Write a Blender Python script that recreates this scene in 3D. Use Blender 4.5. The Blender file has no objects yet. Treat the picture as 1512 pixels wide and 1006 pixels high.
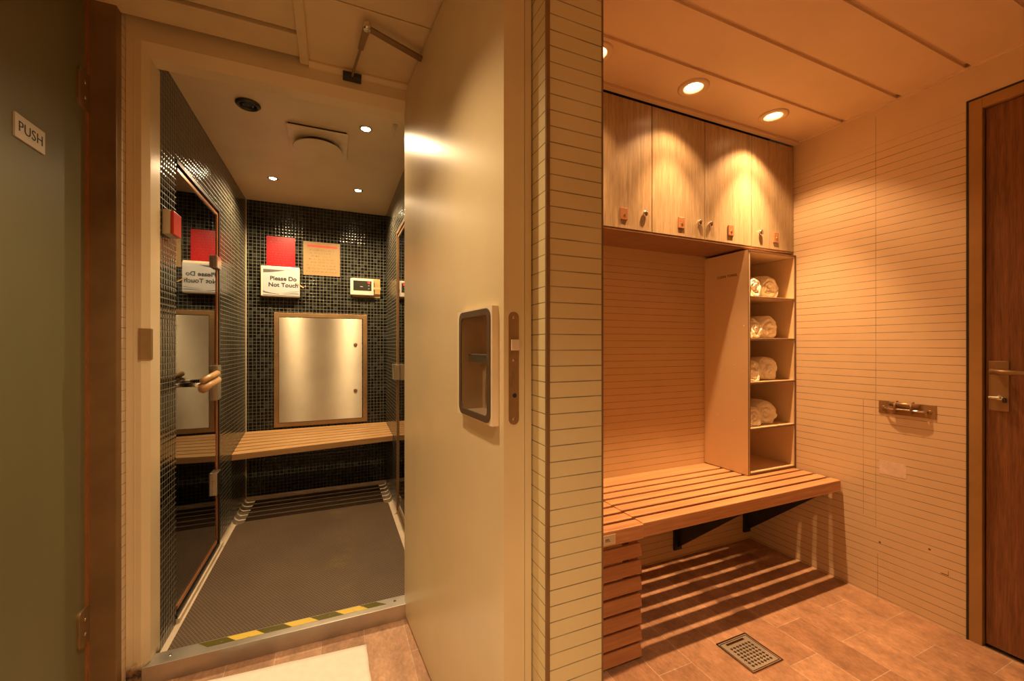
import bpy, bmesh, math, random
from mathutils import Vector, Matrix, noise
random.seed(7)
PI = math.pi
sc = bpy.context.scene
C = sc.collection
f_px, hz = 606.0, 510.5
TH = math.atan(262 / f_px)
CAM_H = 1.15

# ------------------------------------------------------------------ materials
def nm(name):
    m = bpy.data.materials.new(name); m.use_nodes = True
    nt = m.node_tree; b = nt.nodes['Principled BSDF']
    return m, nt, b
def node(nt, t, **kw):
    n = nt.nodes.new(t)
    for k, v in kw.items(): setattr(n, k, v)
    return n
def math_n(nt, op, a, b=None, c=None):
    n = node(nt, 'ShaderNodeMath', operation=op)
    for i, v in enumerate((a, b, c)):
        if v is None: continue
        if isinstance(v, (int, float)): n.inputs[i].default_value = v
        else: nt.links.new(v, n.inputs[i])
    return n.outputs[0]
def mixc(nt, fac, a, b):
    n = node(nt, 'ShaderNodeMix', data_type='RGBA')
    for s, v in ((n.inputs['Factor'], fac), (n.inputs[6], a), (n.inputs[7], b)):
        if isinstance(v, (int, float)): s.default_value = v
        elif isinstance(v, tuple): s.default_value = v if len(v) == 4 else (*v, 1)
        else: nt.links.new(v, s)
    return n.outputs[2]
def bump(nt, b, h, strength=.3, dist=.001):
    n = node(nt, 'ShaderNodeBump'); n.inputs['Strength'].default_value = strength
    n.inputs['Distance'].default_value = dist
    nt.links.new(h, n.inputs['Height']); nt.links.new(n.outputs[0], b.inputs['Normal'])
    return n
def pos(nt, obj=False):
    if obj: return node(nt, 'ShaderNodeTexCoord').outputs['Object']
    return node(nt, 'ShaderNodeNewGeometry').outputs['Position']
def noise_n(nt, vec, scale, detail=3, rough=.5, stretch=None):
    if stretch:
        mp = node(nt, 'ShaderNodeMapping'); mp.inputs['Scale'].default_value = stretch
        nt.links.new(vec, mp.inputs['Vector']); vec = mp.outputs[0]
    n = node(nt, 'ShaderNodeTexNoise'); n.inputs['Scale'].default_value = scale
    n.inputs['Detail'].default_value = detail; n.inputs['Roughness'].default_value = rough
    nt.links.new(vec, n.inputs['Vector']); return n.outputs['Fac']
def ramp(nt, fac, p0, p1):
    n = node(nt, 'ShaderNodeMapRange'); n.inputs[1].default_value = p0; n.inputs[2].default_value = p1
    nt.links.new(fac, n.inputs[0]); return n.outputs[0]

def plain(name, col, rough=.5, metal=0, spec=.5, var=.12, nscale=14, bmp=.0, coat=0, emis=None, stretch=None, obj=True):
    m, nt, b = nm(name)
    v = pos(nt, obj)
    n = noise_n(nt, v, nscale, 4, .55, stretch)
    lo = tuple(c * (1 - var) for c in col); hi = tuple(min(1, c * (1 + var)) for c in col)
    nt.links.new(mixc(nt, ramp(nt, n, .3, .7), lo, hi), b.inputs['Base Color'])
    b.inputs['Roughness'].default_value = rough; b.inputs['Metallic'].default_value = metal
    b.inputs['Specular IOR Level'].default_value = spec
    if coat: b.inputs['Coat Weight'].default_value = coat; b.inputs['Coat Roughness'].default_value = .15
    if bmp: bump(nt, b, noise_n(nt, v, nscale * 12, 3), bmp, .0008)
    if emis: b.inputs['Emission Color'].default_value = (*emis[0], 1); b.inputs['Emission Strength'].default_value = emis[1]
    return m

def grooved(name, col, ztop=None, seams=(), side='X', rough=.5, dark=.30, hb=.6):
    """painted ceramic strips: a thin horizontal joint every 34.3 mm"""
    m, nt, b = nm(name)
    v = pos(nt); s = node(nt, 'ShaderNodeSeparateXYZ'); nt.links.new(v, s.inputs[0])
    fr = math_n(nt, 'FRACT', math_n(nt, 'MULTIPLY_ADD', s.outputs[2], 1 / .0343, .5 - 1.2085 / .0343 + 100))
    d = math_n(nt, 'ABSOLUTE', math_n(nt, 'SUBTRACT', fr, .5))
    g = ramp(nt, d, .040, .026)          # 1 in the joint
    if ztop: g = math_n(nt, 'MULTIPLY', g, ramp(nt, s.outputs[2], ztop, ztop - .1))
    for (c, z0, z1) in seams:
        q = s.outputs[0] if side == 'Y' else s.outputs[1]
        l = math_n(nt, 'LESS_THAN', math_n(nt, 'ABSOLUTE', math_n(nt, 'SUBTRACT', q, c)), .0011)
        l = math_n(nt, 'MULTIPLY', l, math_n(nt, 'GREATER_THAN', s.outputs[2], z0))
        l = math_n(nt, 'MULTIPLY', l, math_n(nt, 'LESS_THAN', s.outputs[2], z1))
        g = math_n(nt, 'MAXIMUM', g, math_n(nt, 'MULTIPLY', l, .7))
    n = noise_n(nt, v, 5, 4, .6)
    base = mixc(nt, ramp(nt, n, .3, .7), tuple(c * .94 for c in col), col)
    wear = ramp(nt, noise_n(nt, v, 9, 2), .35, .6)
    gg = math_n(nt, 'MULTIPLY', g, math_n(nt, 'MULTIPLY_ADD', wear, .45, .55))
    nt.links.new(mixc(nt, gg, base, tuple(c * dark for c in col)), b.inputs['Base Color'])
    b.inputs['Roughness'].default_value = rough
    fine = noise_n(nt, v, 300, 2, .6, (1, 1, 1.6))
    h = math_n(nt, 'MULTIPLY_ADD', fine, .10, math_n(nt, 'MULTIPLY', g, -1))
    bump(nt, b, h, hb, .0015)
    return m

def mosaic(name, side, pitch=.0243):
    """glass mosaic: random dark tiles, each pillowed and slightly tilted, pale joints"""
    m, nt, b = nm(name)
    v = pos(nt); s = node(nt, 'ShaderNodeSeparateXYZ'); nt.links.new(v, s.inputs[0])
    u = s.outputs[0] if side == 'Y' else s.outputs[1]
    us = math_n(nt, 'MULTIPLY_ADD', u, 1 / pitch, 200.2); ws = math_n(nt, 'MULTIPLY_ADD', s.outputs[2], 1 / pitch, 200.4)
    cu, cw = math_n(nt, 'FLOOR', us), math_n(nt, 'FLOOR', ws)
    fu = math_n(nt, 'SUBTRACT', math_n(nt, 'FRACT', us), .5); fw = math_n(nt, 'SUBTRACT', math_n(nt, 'FRACT', ws), .5)
    au, aw = math_n(nt, 'ABSOLUTE', fu), math_n(nt, 'ABSOLUTE', fw)
    mx = math_n(nt, 'MAXIMUM', au, aw)
    grout = ramp(nt, mx, .440, .458)
    cv = node(nt, 'ShaderNodeCombineXYZ'); nt.links.new(cu, cv.inputs[0]); nt.links.new(cw, cv.inputs[1])
    wn = node(nt, 'ShaderNodeTexWhiteNoise', noise_dimensions='2D'); nt.links.new(cv.outputs[0], wn.inputs['Vector'])
    cr = node(nt, 'ShaderNodeValToRGB'); cr.color_ramp.interpolation = 'CONSTANT'
    els = cr.color_ramp.elements
    pal = [(0, (.003, .0035, .003)), (.35, (.005, .0065, .006)), (.55, (.009, .011, .009)), (.68, (.006, .0045, .005)), (.76, (.014, .017, .014)), (.9, (.026, .031, .025))]
    els[0].position = 0; els[0].color = (*pal[0][1], 1); els[1].position = pal[1][0]; els[1].color = (*pal[1][1], 1)
    for p, c in pal[2:]:
        e = els.new(p); e.color = (*c, 1)
    nt.links.new(wn.outputs['Value'], cr.inputs[0])
    nt.links.new(mixc(nt, grout, cr.outputs[0], (.19, .17, .12) if side == 'X' else (.14, .13, .09)), b.inputs['Base Color'])
    nt.links.new(math_n(nt, 'MULTIPLY_ADD', grout, .5, .055), b.inputs['Roughness'])
    b.inputs['Specular IOR Level'].default_value = .34
    wc = node(nt, 'ShaderNodeSeparateColor'); nt.links.new(wn.outputs['Color'], wc.inputs[0])
    # pillow + tilt height
    p4 = math_n(nt, 'ADD', math_n(nt, 'POWER', math_n(nt, 'MULTIPLY', au, 2), 4), math_n(nt, 'POWER', math_n(nt, 'MULTIPLY', aw, 2), 4))
    q2 = math_n(nt, 'ADD', math_n(nt, 'MULTIPLY', fu, fu), math_n(nt, 'MULTIPLY', fw, fw))
    h = math_n(nt, 'MULTIPLY_ADD', p4, -.22, math_n(nt, 'MULTIPLY', q2, -.9))
    h = math_n(nt, 'MULTIPLY_ADD', math_n(nt, 'SUBTRACT', wc.outputs[0], .5), math_n(nt, 'MULTIPLY', fu, .35), h)
    h = math_n(nt, 'MULTIPLY_ADD', math_n(nt, 'SUBTRACT', wc.outputs[1], .5), math_n(nt, 'MULTIPLY', fw, .35), h)
    h = math_n(nt, 'MULTIPLY_ADD', grout, -.5, h)
    bump(nt, b, h, .36, .004)
    return m

def wood(name, c0, c1, axis='X', scale=1.0, rough=.45, coat=0, bmp=.15, obj=True):
    m, nt, b = nm(name)
    v = pos(nt, obj)
    st = {'X': (1.2, 26, 26), 'Y': (26, 1.2, 26), 'Z': (26, 26, 1.2)}[axis]
    oi = node(nt, 'ShaderNodeObjectInfo')
    va = node(nt, 'ShaderNodeVectorMath', operation='MULTIPLY_ADD')
    va.inputs[1].default_value = (1, 1, 1)
    cc = node(nt, 'ShaderNodeCombineXYZ')
    for i in range(3): nt.links.new(math_n(nt, 'MULTIPLY', oi.outputs['Random'], 7.0 + i), cc.inputs[i])
    nt.links.new(v, va.inputs[0]); nt.links.new(cc.outputs[0], va.inputs[2])
    n1 = noise_n(nt, va.outputs[0], 1.6 * scale, 6, .6, st)
    n2 = noise_n(nt, va.outputs[0], 6 * scale, 3, .6, st)
    f = math_n(nt, 'MULTIPLY_ADD', n2, .45, math_n(nt, 'MULTIPLY', n1, .55))
    nt.links.new(mixc(nt, ramp(nt, f, .36, .64), c0, c1), b.inputs['Base Color'])
    b.inputs['Roughness'].default_value = rough
    if coat: b.inputs['Coat Weight'].default_value = coat; b.inputs['Coat Roughness'].default_value = .2
    bump(nt, b, n2, bmp, .0006)
    return m

def brushed(name, col, rough=.3, aniso=.7, axis='X', var=.15, metal=1):
    m, nt, b = nm(name)
    v = pos(nt, True)
    st = {'X': (2, 200, 200), 'Z': (200, 200, 2), 'Y': (200, 2, 200)}[axis]
    n = noise_n(nt, v, 3, 4, .6, st); n2 = noise_n(nt, v, 4, 4, .6)
    nt.links.new(mixc(nt, ramp(nt, n2, .3, .7), tuple(c * (1 - var) for c in col), col), b.inputs['Base Color'])
    b.inputs['Metallic'].default_value = metal
    nt.links.new(math_n(nt, 'MULTIPLY_ADD', n2, .12, rough - .06), b.inputs['Roughness'])
    bump(nt, b, n, .12, .0006)
    if aniso:
        b.inputs['Anisotropic'].default_value = aniso; b.inputs['Anisotropic Rotation'].default_value = .25
        t = node(nt, 'ShaderNodeTangent', direction_type='UV_MAP', uv_map='brush'); nt.links.new(t.outputs[0], b.inputs['Tangent'])
    return m

def emit(name, col, s):
    m, nt, b = nm(name)
    b.inputs['Base Color'].default_value = (*col, 1)
    b.inputs['Emission Color'].default_value = (*col, 1); b.inputs['Emission Strength'].default_value = s
    return m

def stone_floor():
    m, nt, b = nm('stone floor tiles')
    v = pos(nt); s = node(nt, 'ShaderNodeSeparateXYZ'); nt.links.new(v, s.inputs[0])
    cv = node(nt, 'ShaderNodeCombineXYZ')
    nt.links.new(math_n(nt, 'SUBTRACT', s.outputs[1], .955 - .306 * 20), cv.inputs[0])
    nt.links.new(math_n(nt, 'SUBTRACT', s.outputs[0], .108 - .1546 * 20), cv.inputs[1])
    br = node(nt, 'ShaderNodeTexBrick'); nt.links.new(cv.outputs[0], br.inputs['Vector'])
    br.inputs['Scale'].default_value = 1; br.inputs['Mortar Size'].default_value = .0011
    br.inputs['Mortar Smooth'].default_value = .2; br.inputs['Bias'].default_value = 0
    br.inputs['Brick Width'].default_value = .306; br.inputs['Row Height'].default_value = .1546
    br.offset = .5; br.offset_frequency = 2
    br.inputs['Color1'].default_value = (.56, .32, .185, 1); br.inputs['Color2'].default_value = (.40, .21, .115, 1)
    br.inputs['Mortar'].default_value = (.62, .47, .34, 1)
    n1 = noise_n(nt, v, 12, 6, .65, (1.3, .8, 1)); n2 = noise_n(nt, v, 70, 4, .7, (1.5, .7, 1))
    dk = mixc(nt, ramp(nt, n1, .3, .7), (.62, .60, .58), (1.12, 1.12, 1.12))
    mu = node(nt, 'ShaderNodeMix', data_type='RGBA', blend_type='MULTIPLY'); mu.inputs['Factor'].default_value = 1
    nt.links.new(br.outputs['Color'], mu.inputs[6]); nt.links.new(dk, mu.inputs[7])
    mu2 = node(nt, 'ShaderNodeMix', data_type='RGBA', blend_type='MULTIPLY'); mu2.inputs['Factor'].default_value = 1
    nt.links.new(mu.outputs[2], mu2.inputs[6]); nt.links.new(mixc(nt, ramp(nt, n2, .35, .65), (.8, .78, .76), (1.08, 1.08, 1.08)), mu2.inputs[7])
    nt.links.new(mu2.outputs[2], b.inputs['Base Color'])
    b.inputs['Roughness'].default_value = .42
    bump(nt, b, math_n(nt, 'MULTIPLY_ADD', n2, .5, math_n(nt, 'MULTIPLY', br.outputs['Fac'], -.6)), .3, .0015)
    return m

def rubber_mat():
    m, nt, b = nm('studded rubber matting')
    v = pos(nt); s = node(nt, 'ShaderNodeSeparateXYZ'); nt.links.new(v, s.inputs[0])
    p = .0125
    row = math_n(nt, 'MULTIPLY', s.outputs[1], 1 / (p * .8))
    off = math_n(nt, 'MULTIPLY', math_n(nt, 'MODULO', math_n(nt, 'FLOOR', row), 2), .5)
    fx = math_n(nt, 'SUBTRACT', math_n(nt, 'FRACT', math_n(nt, 'ADD', math_n(nt, 'MULTIPLY_ADD', s.outputs[0], 1 / p, 100), off)), .5)
    fy = math_n(nt, 'SUBTRACT', math_n(nt, 'FRACT', row), .5)
    d = math_n(nt, 'SQRT', math_n(nt, 'ADD', math_n(nt, 'MULTIPLY', fx, fx), math_n(nt, 'MULTIPLY', fy, fy)))
    hole = ramp(nt, d, .34, .26)
    big = noise_n(nt, v, 3, 4, .6)
    base = mixc(nt, ramp(nt, big, .3, .7), (.118, .072, .038), (.158, .098, .053))
    st = noise_n(nt, v, 7, 4, .7)
    band = ramp(nt, math_n(nt, 'ABSOLUTE', math_n(nt, 'SUBTRACT', s.outputs[0], .02)), .09, .01)
    base = mixc(nt, math_n(nt, 'MULTIPLY', math_n(nt, 'MULTIPLY', band, ramp(nt, st, .5, .7)), .5), base, (.28, .19, .04))
    nt.links.new(mixc(nt, hole, base, (.035, .022, .014)), b.inputs['Base Color'])
    b.inputs['Roughness'].default_value = .55
    bump(nt, b, math_n(nt, 'MULTIPLY', hole, -1), .8, .003)
    return m

def hazard():
    m, nt, b = nm('yellow and black hazard tape')
    v = pos(nt); s = node(nt, 'ShaderNodeSeparateXYZ'); nt.links.new(v, s.inputs[0])
    k = math_n(nt, 'ADD', s.outputs[0], math_n(nt, 'MULTIPLY', s.outputs[1], 1.0))
    st = math_n(nt, 'GREATER_THAN', math_n(nt, 'FRACT', math_n(nt, 'MULTIPLY_ADD', k, 1 / .185, 10.62)), .5)
    n = noise_n(nt, v, 60, 4, .6)
    c = mixc(nt, st, (.10, .085, .01), (.72, .52, .08))
    nt.links.new(mixc(nt, ramp(nt, n, .62, .72), c, (.4, .33, .12)), b.inputs['Base Color'])
    b.inputs['Roughness'].default_value = .28
    bump(nt, b, noise_n(nt, v, 90, 3), .5, .001)
    return m

def jamb_paint():
    """cream enamel with dirt and rust at the foot"""
    m, nt, b = nm('cream enamel frame paint')
    v = pos(nt); s = node(nt, 'ShaderNodeSeparateXYZ'); nt.links.new(v, s.inputs[0])
    n = noise_n(nt, v, 22, 5, .7)
    z = math_n(nt, 'MULTIPLY_ADD', n, .09, s.outputs[2])
    rust = ramp(nt, z, .125, .10); dirt = ramp(nt, z, .24, .10)
    c = mixc(nt, math_n(nt, 'MULTIPLY', dirt, .35), (.70, .57, .36), (.28, .17, .07))
    c = mixc(nt, rust, c, mixc(nt, ramp(nt, noise_n(nt, v, 60, 4), .4, .6), (.03, .02, .012), (.22, .11, .045)))
    nt.links.new(c, b.inputs['Base Color'])
    nt.links.new(math_n(nt, 'MULTIPLY_ADD', rust, .5, .3), b.inputs['Roughness'])
    bump(nt, b, noise_n(nt, v, 30, 3), .08, .001)
    return m

def frosted(name, col, rough, trans):
    m, nt, b = nm(name)
    b.inputs['Base Color'].default_value = (*col, 1); b.inputs['Roughness'].default_value = rough
    b.inputs['Transmission Weight'].default_value = trans; b.inputs['IOR'].default_value = 1.5
    v = pos(nt, True); n = noise_n(nt, v, 3, 3, .6, (1, 1, .2))
    nt.links.new(mixc(nt, ramp(nt, n, .3, .7), tuple(c * .85 for c in col), col), b.inputs['Base Color'])
    return m

M = {}
CREAM = (.72, .52, .31)
M['pier'] = grooved('cream ribbed tile', (.66, .56, .31), rough=.45)
M['rwall'] = grooved('cream ribbed tile right', CREAM, ztop=2.10, seams=((1.065, .32, 2.2), (1.113, .36, .9), (1.058, .0, .2)), rough=.42, dark=.26, hb=.25)
M['bwall'] = grooved('cream ribbed tile alcove', (.66, .45, .23), ztop=1.64, rough=.5, dark=.32, hb=.3)
M['strip'] = grooved('cream ribbed tile strip', (.66, .52, .36), rough=.4)
M['ceil'] = plain('painted ceiling panel', (.76, .56, .35), .55, var=.05, nscale=3, bmp=.05, obj=False)
M['ceil_l'] = plain('yellowed ceiling panel', (.68, .53, .31), .55, var=.08, nscale=5, bmp=.08, obj=False)
M['gap_shade'] = plain('dark recess shade', (.02, .014, .01), .8)  # near-black colour stands for the shade inside narrow gaps
M['brown_gap_shade'] = plain('brown recess shade', (.10, .055, .03), .8)  # brown colour stands for the shadowed gap beside the door frame
M['floor'] = stone_floor()
M['sfloor'] = plain('pale stone steam floor', (.62, .50, .36), .45, var=.12, nscale=10, bmp=.1, obj=False)
M['mosX'] = mosaic('dark glass mosaic side', 'X'); M['mosY'] = mosaic('dark glass mosaic back', 'Y')
M['sceil'] = plain('steam room ceiling enamel', (.76, .62, .40), .4, var=.05, nscale=4, obj=False)
M['jamb'] = jamb_paint()
M['doorpaint'] = plain('cream enamel door', (.68, .55, .32), .33, var=.05, nscale=4, bmp=.02, spec=.35)
M['casing'] = plain('cream plastic casing', (.78, .66, .46), .35, var=.05)
M['steel'] = brushed('brushed stainless steel', (.43, .38, .285), .44, 1.0, 'X', metal=.9)
M['steel_v'] = brushed('polished stainless steel', (.55, .50, .42), .28, 0, 'Z')
M['sill'] = brushed('scuffed steel sill', (.60, .56, .50), .38, 0, 'X', .35)
M['brass'] = brushed('worn bronze', (.42, .26, .12), .42, 0, 'Z', .4, .6)
M['bronze'] = brushed('dark bronze cladding', (.30, .18, .075), .45, 0, 'Z', .4, .4)
M['chrome'] = plain('chrome', (.75, .7, .62), .15, 1, var=.08)
M['tray'] = brushed('bronzed steel tray', (.52, .38, .23), .35, 0, 'Z', .25, .5)
M['black'] = plain('black rubber', (.025, .02, .016), .4)
M['rim'] = plain('brown rubber rim', (.09, .055, .03), .45)
M['blackmetal'] = plain('black painted steel', (.02, .022, .02), .42, var=.3)
M['haz'] = hazard(); M['rubber'] = rubber_mat()
M['bench'] = wood('orange teak slats', (.48, .22, .095), (.70, .37, .17), 'X', 1.0, .38, .2)
M['louvre'] = wood('dark teak boards', (.34, .135, .05), (.48, .215, .085), 'X', 1.0, .4, .2)
M['sbench'] = wood('pale cedar slats', (.44, .23, .085), (.62, .37, .155), 'X', 1.0, .4, .1)
M['locker'] = wood('ribbed oak laminate', (.33, .225, .115), (.56, .405, .235), 'Z', 2.6, .36, .1, .05)
M['carcass'] = plain('brown carcass laminate', (.30, .16, .08), .5)
M['tower'] = plain('cream laminate', (.74, .53, .30), .4, var=.04, nscale=3)
M['edge'] = plain('brown edge banding', (.16, .08, .04), .5)
M['doorwood'] = wood('dark zebrano veneer', (.11, .04, .013), (.27, .105, .035), 'Z', 2.0, .35, .1, .1)
M['dframe'] = plain('mustard brown frame', (.36, .19, .06), .35, var=.12, nscale=6)
M['towel'] = plain('white terry cotton', (.90, .80, .62), .95, var=.03, nscale=30, bmp=.6)
M['white'] = plain('white plastic', (.60, .55, .45), .4, var=.04)
M['paper'] = plain('laminated white paper', (.46, .46, .46), .3, var=.03)
M['ink'] = plain('black ink', (.02, .02, .02), .5)
M['grey_ink'] = plain('grey swoosh ink', (.10, .09, .085), .5)
M['red'] = plain('red laminated paper', (.36, .008, .012), .3, var=.12)
M['red_pl'] = plain('red plastic', (.50, .03, .02), .3)
M['red_ink'] = plain('red ink', (.62, .05, .015), .5)
M['pale_red'] = plain('pale print on red', (.50, .05, .04), .5)
M['tan'] = plain('tan laminated paper', (.27, .18, .08), .32, var=.06)
M['brown_ink'] = plain('brown ink', (.19, .10, .04), .5)
M['screen'] = plain('dark display glass', (.03, .03, .022), .15)
M['led'] = emit('red led digits', (1, .02, .02), 5)
M['tape'] = plain('tan tape', (.55, .36, .14), .4)
M['sticker'] = plain('worn pinkish patch', (.74, .56, .42), .5, var=.1, nscale=40)
M['lamp_w'] = emit('warm lamp', (1, .74, .42), 14)
M['lamp_c'] = emit('white lamp', (1, .86, .62), 30)
M['reflector'] = plain('warm reflector cone', (.85, .72, .55), .3, var=.04)
M['push_glass'] = frosted('frosted green glass', (.22, .205, .10), .38, .30)
M['dark_glass'] = plain('dark tinted glass', (.35, .34, .30), .02)
_m = M['dark_glass'].node_tree.nodes['Principled BSDF']; _m.inputs['Transmission Weight'].default_value = 1.0; _m.inputs['IOR'].default_value = 1.62
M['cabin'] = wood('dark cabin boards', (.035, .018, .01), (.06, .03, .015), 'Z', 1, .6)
M['copper'] = plain('copper toned door edge', (.52, .22, .085), .3, .6, var=.1)
M['dark_room'] = plain('dark plaster', (.10, .09, .06), .8)
M['bathmat'] = plain('white cotton bath mat', (.84, .78, .68), .95, var=.04, nscale=40, bmp=.8)
M['drain'] = brushed('drain steel', (.50, .42, .33), .35, 0, 'X', .3, .45)
M['grille'] = plain('speaker mesh', (.05, .055, .05), .4, .5)

# ------------------------------------------------------------------ mesh helper
class MB:
    def __init__(self): self.b = bmesh.new()
    def box(self, x0, x1, y0, y1, z0, z1, rot=None, at=None):
        vs = [self.b.verts.new(p) for p in ((x0, y0, z0), (x1, y0, z0), (x1, y1, z0), (x0, y1, z0), (x0, y0, z1), (x1, y0, z1), (x1, y1, z1), (x0, y1, z1))]
        for q in ((0, 3, 2, 1), (4, 5, 6, 7), (0, 1, 5, 4), (1, 2, 6, 5), (2, 3, 7, 6), (3, 0, 4, 7)): self.b.faces.new([vs[i] for i in q])
        if rot: bmesh.ops.rotate(self.b, verts=vs, cent=Vector(at), matrix=rot)
        return self
    def prism(self, pts, a0, a1, axis='Z'):
        """polygon in the plane across `axis`, pushed from a0 to a1"""
        def P(p, a):
            return {'Z': (p[0], p[1], a), 'Y': (p[0], a, p[1]), 'X': (a, p[0], p[1])}[axis]
        lo = [self.b.verts.new(P(p, a0)) for p in pts]; hi = [self.b.verts.new(P(p, a1)) for p in pts]
        n = len(pts)
        self.b.faces.new(lo); self.b.faces.new(hi)
        for i in range(n): self.b.faces.new((lo[i], lo[(i + 1) % n], hi[(i + 1) % n], hi[i]))
        return self
    def lathe(self, c, prof, axis='Z', n=32, cap=True):
        """profile list of (radius, height along axis)"""
        rings = []
        for r, h in prof:
            ring = []
            for i in range(n):
                a = 2 * PI * i / n; u, v = r * math.cos(a), r * math.sin(a)
                p = {'Z': (u, v, h), 'Y': (u, h, v), 'X': (h, u, v)}[axis]
                ring.append(self.b.verts.new(Vector(c) + Vector(p)))
            rings.append(ring)
        for a, b in zip(rings, rings[1:]):
            for i in range(n): self.b.faces.new((a[i], a[(i + 1) % n], b[(i + 1) % n], b[i]))
        if cap: self.b.faces.new(rings[0]); self.b.faces.new(rings[-1])
        return self
    def tube(self, pts, r, n=10):
        pts = [Vector(p) for p in pts]; rings = []
        for i, p in enumerate(pts):
            d = (pts[min(i + 1, len(pts) - 1)] - pts[max(i - 1, 0)]).normalized()
            up = Vector((0, 0, 1)) if abs(d.z) < .9 else Vector((1, 0, 0))
            s = d.cross(up).normalized(); t = s.cross(d)
            rr = r[i] if isinstance(r, (list, tuple)) else r
            rings.append([self.b.verts.new(p + s * rr * math.cos(2 * PI * k / n) + t * rr * math.sin(2 * PI * k / n)) for k in range(n)])
        for a, b in zip(rings, rings[1:]):
            for i in range(n): self.b.faces.new((a[i], a[(i + 1) % n], b[(i + 1) % n], b[i]))
        self.b.faces.new(rings[0]); self.b.faces.new(rings[-1])
        return self
    def rring(self, w0, w1, h0, h1, t, rad, d0, d1, axis='Y', n=6):
        """rounded rectangular ring w0..w1 x h0..h1, band t wide, pushed d0..d1 along axis"""
        def loop(o, r):
            L = []
            for cx, cy, a0 in ((w1 - r - o, h1 - r - o, 0), (w0 + r + o, h1 - r - o, 90), (w0 + r + o, h0 + r + o, 180), (w1 - r - o, h0 + r + o, 270)):
                for i in range(n + 1):
                    a = math.radians(a0 + 90 * i / n); L.append((cx + r * math.cos(a), cy + r * math.sin(a)))
            return L
        A, B = loop(0, rad), loop(t, max(rad - t * .6, .002))
        def P(p, d): return {'Y': (p[0], d, p[1]), 'X': (d, p[0], p[1]), 'Z': (p[0], p[1], d)}[axis]
        VS = [[self.b.verts.new(P(p, d)) for p in L] for L, d in ((A, d0), (A, d1), (B, d1), (B, d0))]
        k = len(A)
        for a, b in ((0, 1), (1, 2), (2, 3), (3, 0)):
            for i in range(k): self.b.faces.new((VS[a][i], VS[a][(i + 1) % k], VS[b][(i + 1) % k], VS[b][i]))
        return self
    def plate_hole(self, x0, x1, y0, y1, z0, z1, c, r, n=40):
        angs = sorted([2 * PI * i / n for i in range(n)] + [math.atan2(y - c[1], x - c[0]) % (2 * PI) for x in (x0, x1) for y in (y0, y1)])
        inn, out = [], []
        for a in angs:
            dx, dy = math.cos(a), math.sin(a)
            t = min([(x1 - c[0]) / dx if dx > 1e-9 else 9, (x0 - c[0]) / dx if dx < -1e-9 else 9, (y1 - c[1]) / dy if dy > 1e-9 else 9, (y0 - c[1]) / dy if dy < -1e-9 else 9])
            inn.append((c[0] + r * dx, c[1] + r * dy)); out.append((c[0] + t * dx, c[1] + t * dy))
        V = [[self.b.verts.new((*p, z)) for p in L] for L in (inn, out) for z in (z0, z1)]
        k = len(angs)
        for a, b in ((0, 2), (2, 3), (3, 1), (1, 0)):
            for i in range(k): self.b.faces.new((V[a][i], V[a][(i + 1) % k], V[b][(i + 1) % k], V[b][i]))
        return self

def obj(name, mb, mat, parent=None, bevel=0, smooth=False, local=False, label=None, mods=None, rec=True):
    b = mb.b if isinstance(mb, MB) else mb
    bmesh.ops.recalc_face_normals(b, faces=b.faces)
    me = bpy.data.meshes.new(name); b.to_mesh(me); b.free()
    if mat == 'steel':
        uv = me.uv_layers.new(name='brush')
        for lp_ in me.loops:
            c_ = me.vertices[lp_.vertex_index].co; uv.data[lp_.index].uv = (c_.x, c_.z)
    o = bpy.data.objects.new(name, me); C.objects.link(o)
    me.materials.append(M[mat] if isinstance(mat, str) else mat)
    finish(o, parent, bevel, smooth, local, label, rec)
    return o
def finish(o, parent, bevel=0, smooth=False, local=False, label=None, rec=True):
    me = o.data
    if rec and len(me.vertices):
        xs = [v.co for v in me.vertices]
        lo = Vector((min(v.x for v in xs), min(v.y for v in xs), min(v.z for v in xs))); hi = Vector((max(v.x for v in xs), max(v.y for v in xs), max(v.z for v in xs)))
        c = Vector(((lo.x + hi.x) / 2, (lo.y + hi.y) / 2, lo.z))
        me.transform(Matrix.Translation(-c)); o.location = c
    if parent:
        o.parent = parent
        if not local:
            w = Vector((0, 0, 0)); p = parent
            while p: w += p.location; p = p.parent
            o.location = o.location - w
    if bevel:
        m = o.modifiers.new('bevel', 'BEVEL'); m.width = bevel; m.segments = 2; m.limit_method = 'ANGLE'; m.angle_limit = .7
    if smooth:
        for p in me.polygons: p.use_smooth = True
    if label: o['label'] = label
def thing(name, label, cat, loc, group=None, kind=None, rz=0):
    o = bpy.data.objects.new(name, None); C.objects.link(o); o.empty_display_size = .05
    o.location = loc; o.rotation_euler = (0, 0, rz)
    return tag(o, label, cat, group, kind)
def tag(o, label=None, cat=None, group=None, kind=None):
    if label: o['label'] = label
    if cat: o['category'] = cat
    if group: o['group'] = group
    if kind: o['kind'] = kind
    return o
def struct(name, mb, mat, label, cat, parent=None, **k):
    o = obj(name, mb, mat, parent, **k)
    if not parent: tag(o, label, cat, kind='structure')
    return o
def dup(root, loc, label=None):
    r = root.copy(); C.objects.link(r); r.location = loc
    if label: r['label'] = label
    for ch in list(root.children):
        c = ch.copy(); C.objects.link(c); c.parent = r
        for g in ch.children:
            d = g.copy(); C.objects.link(d); d.parent = c
    return r
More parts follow.
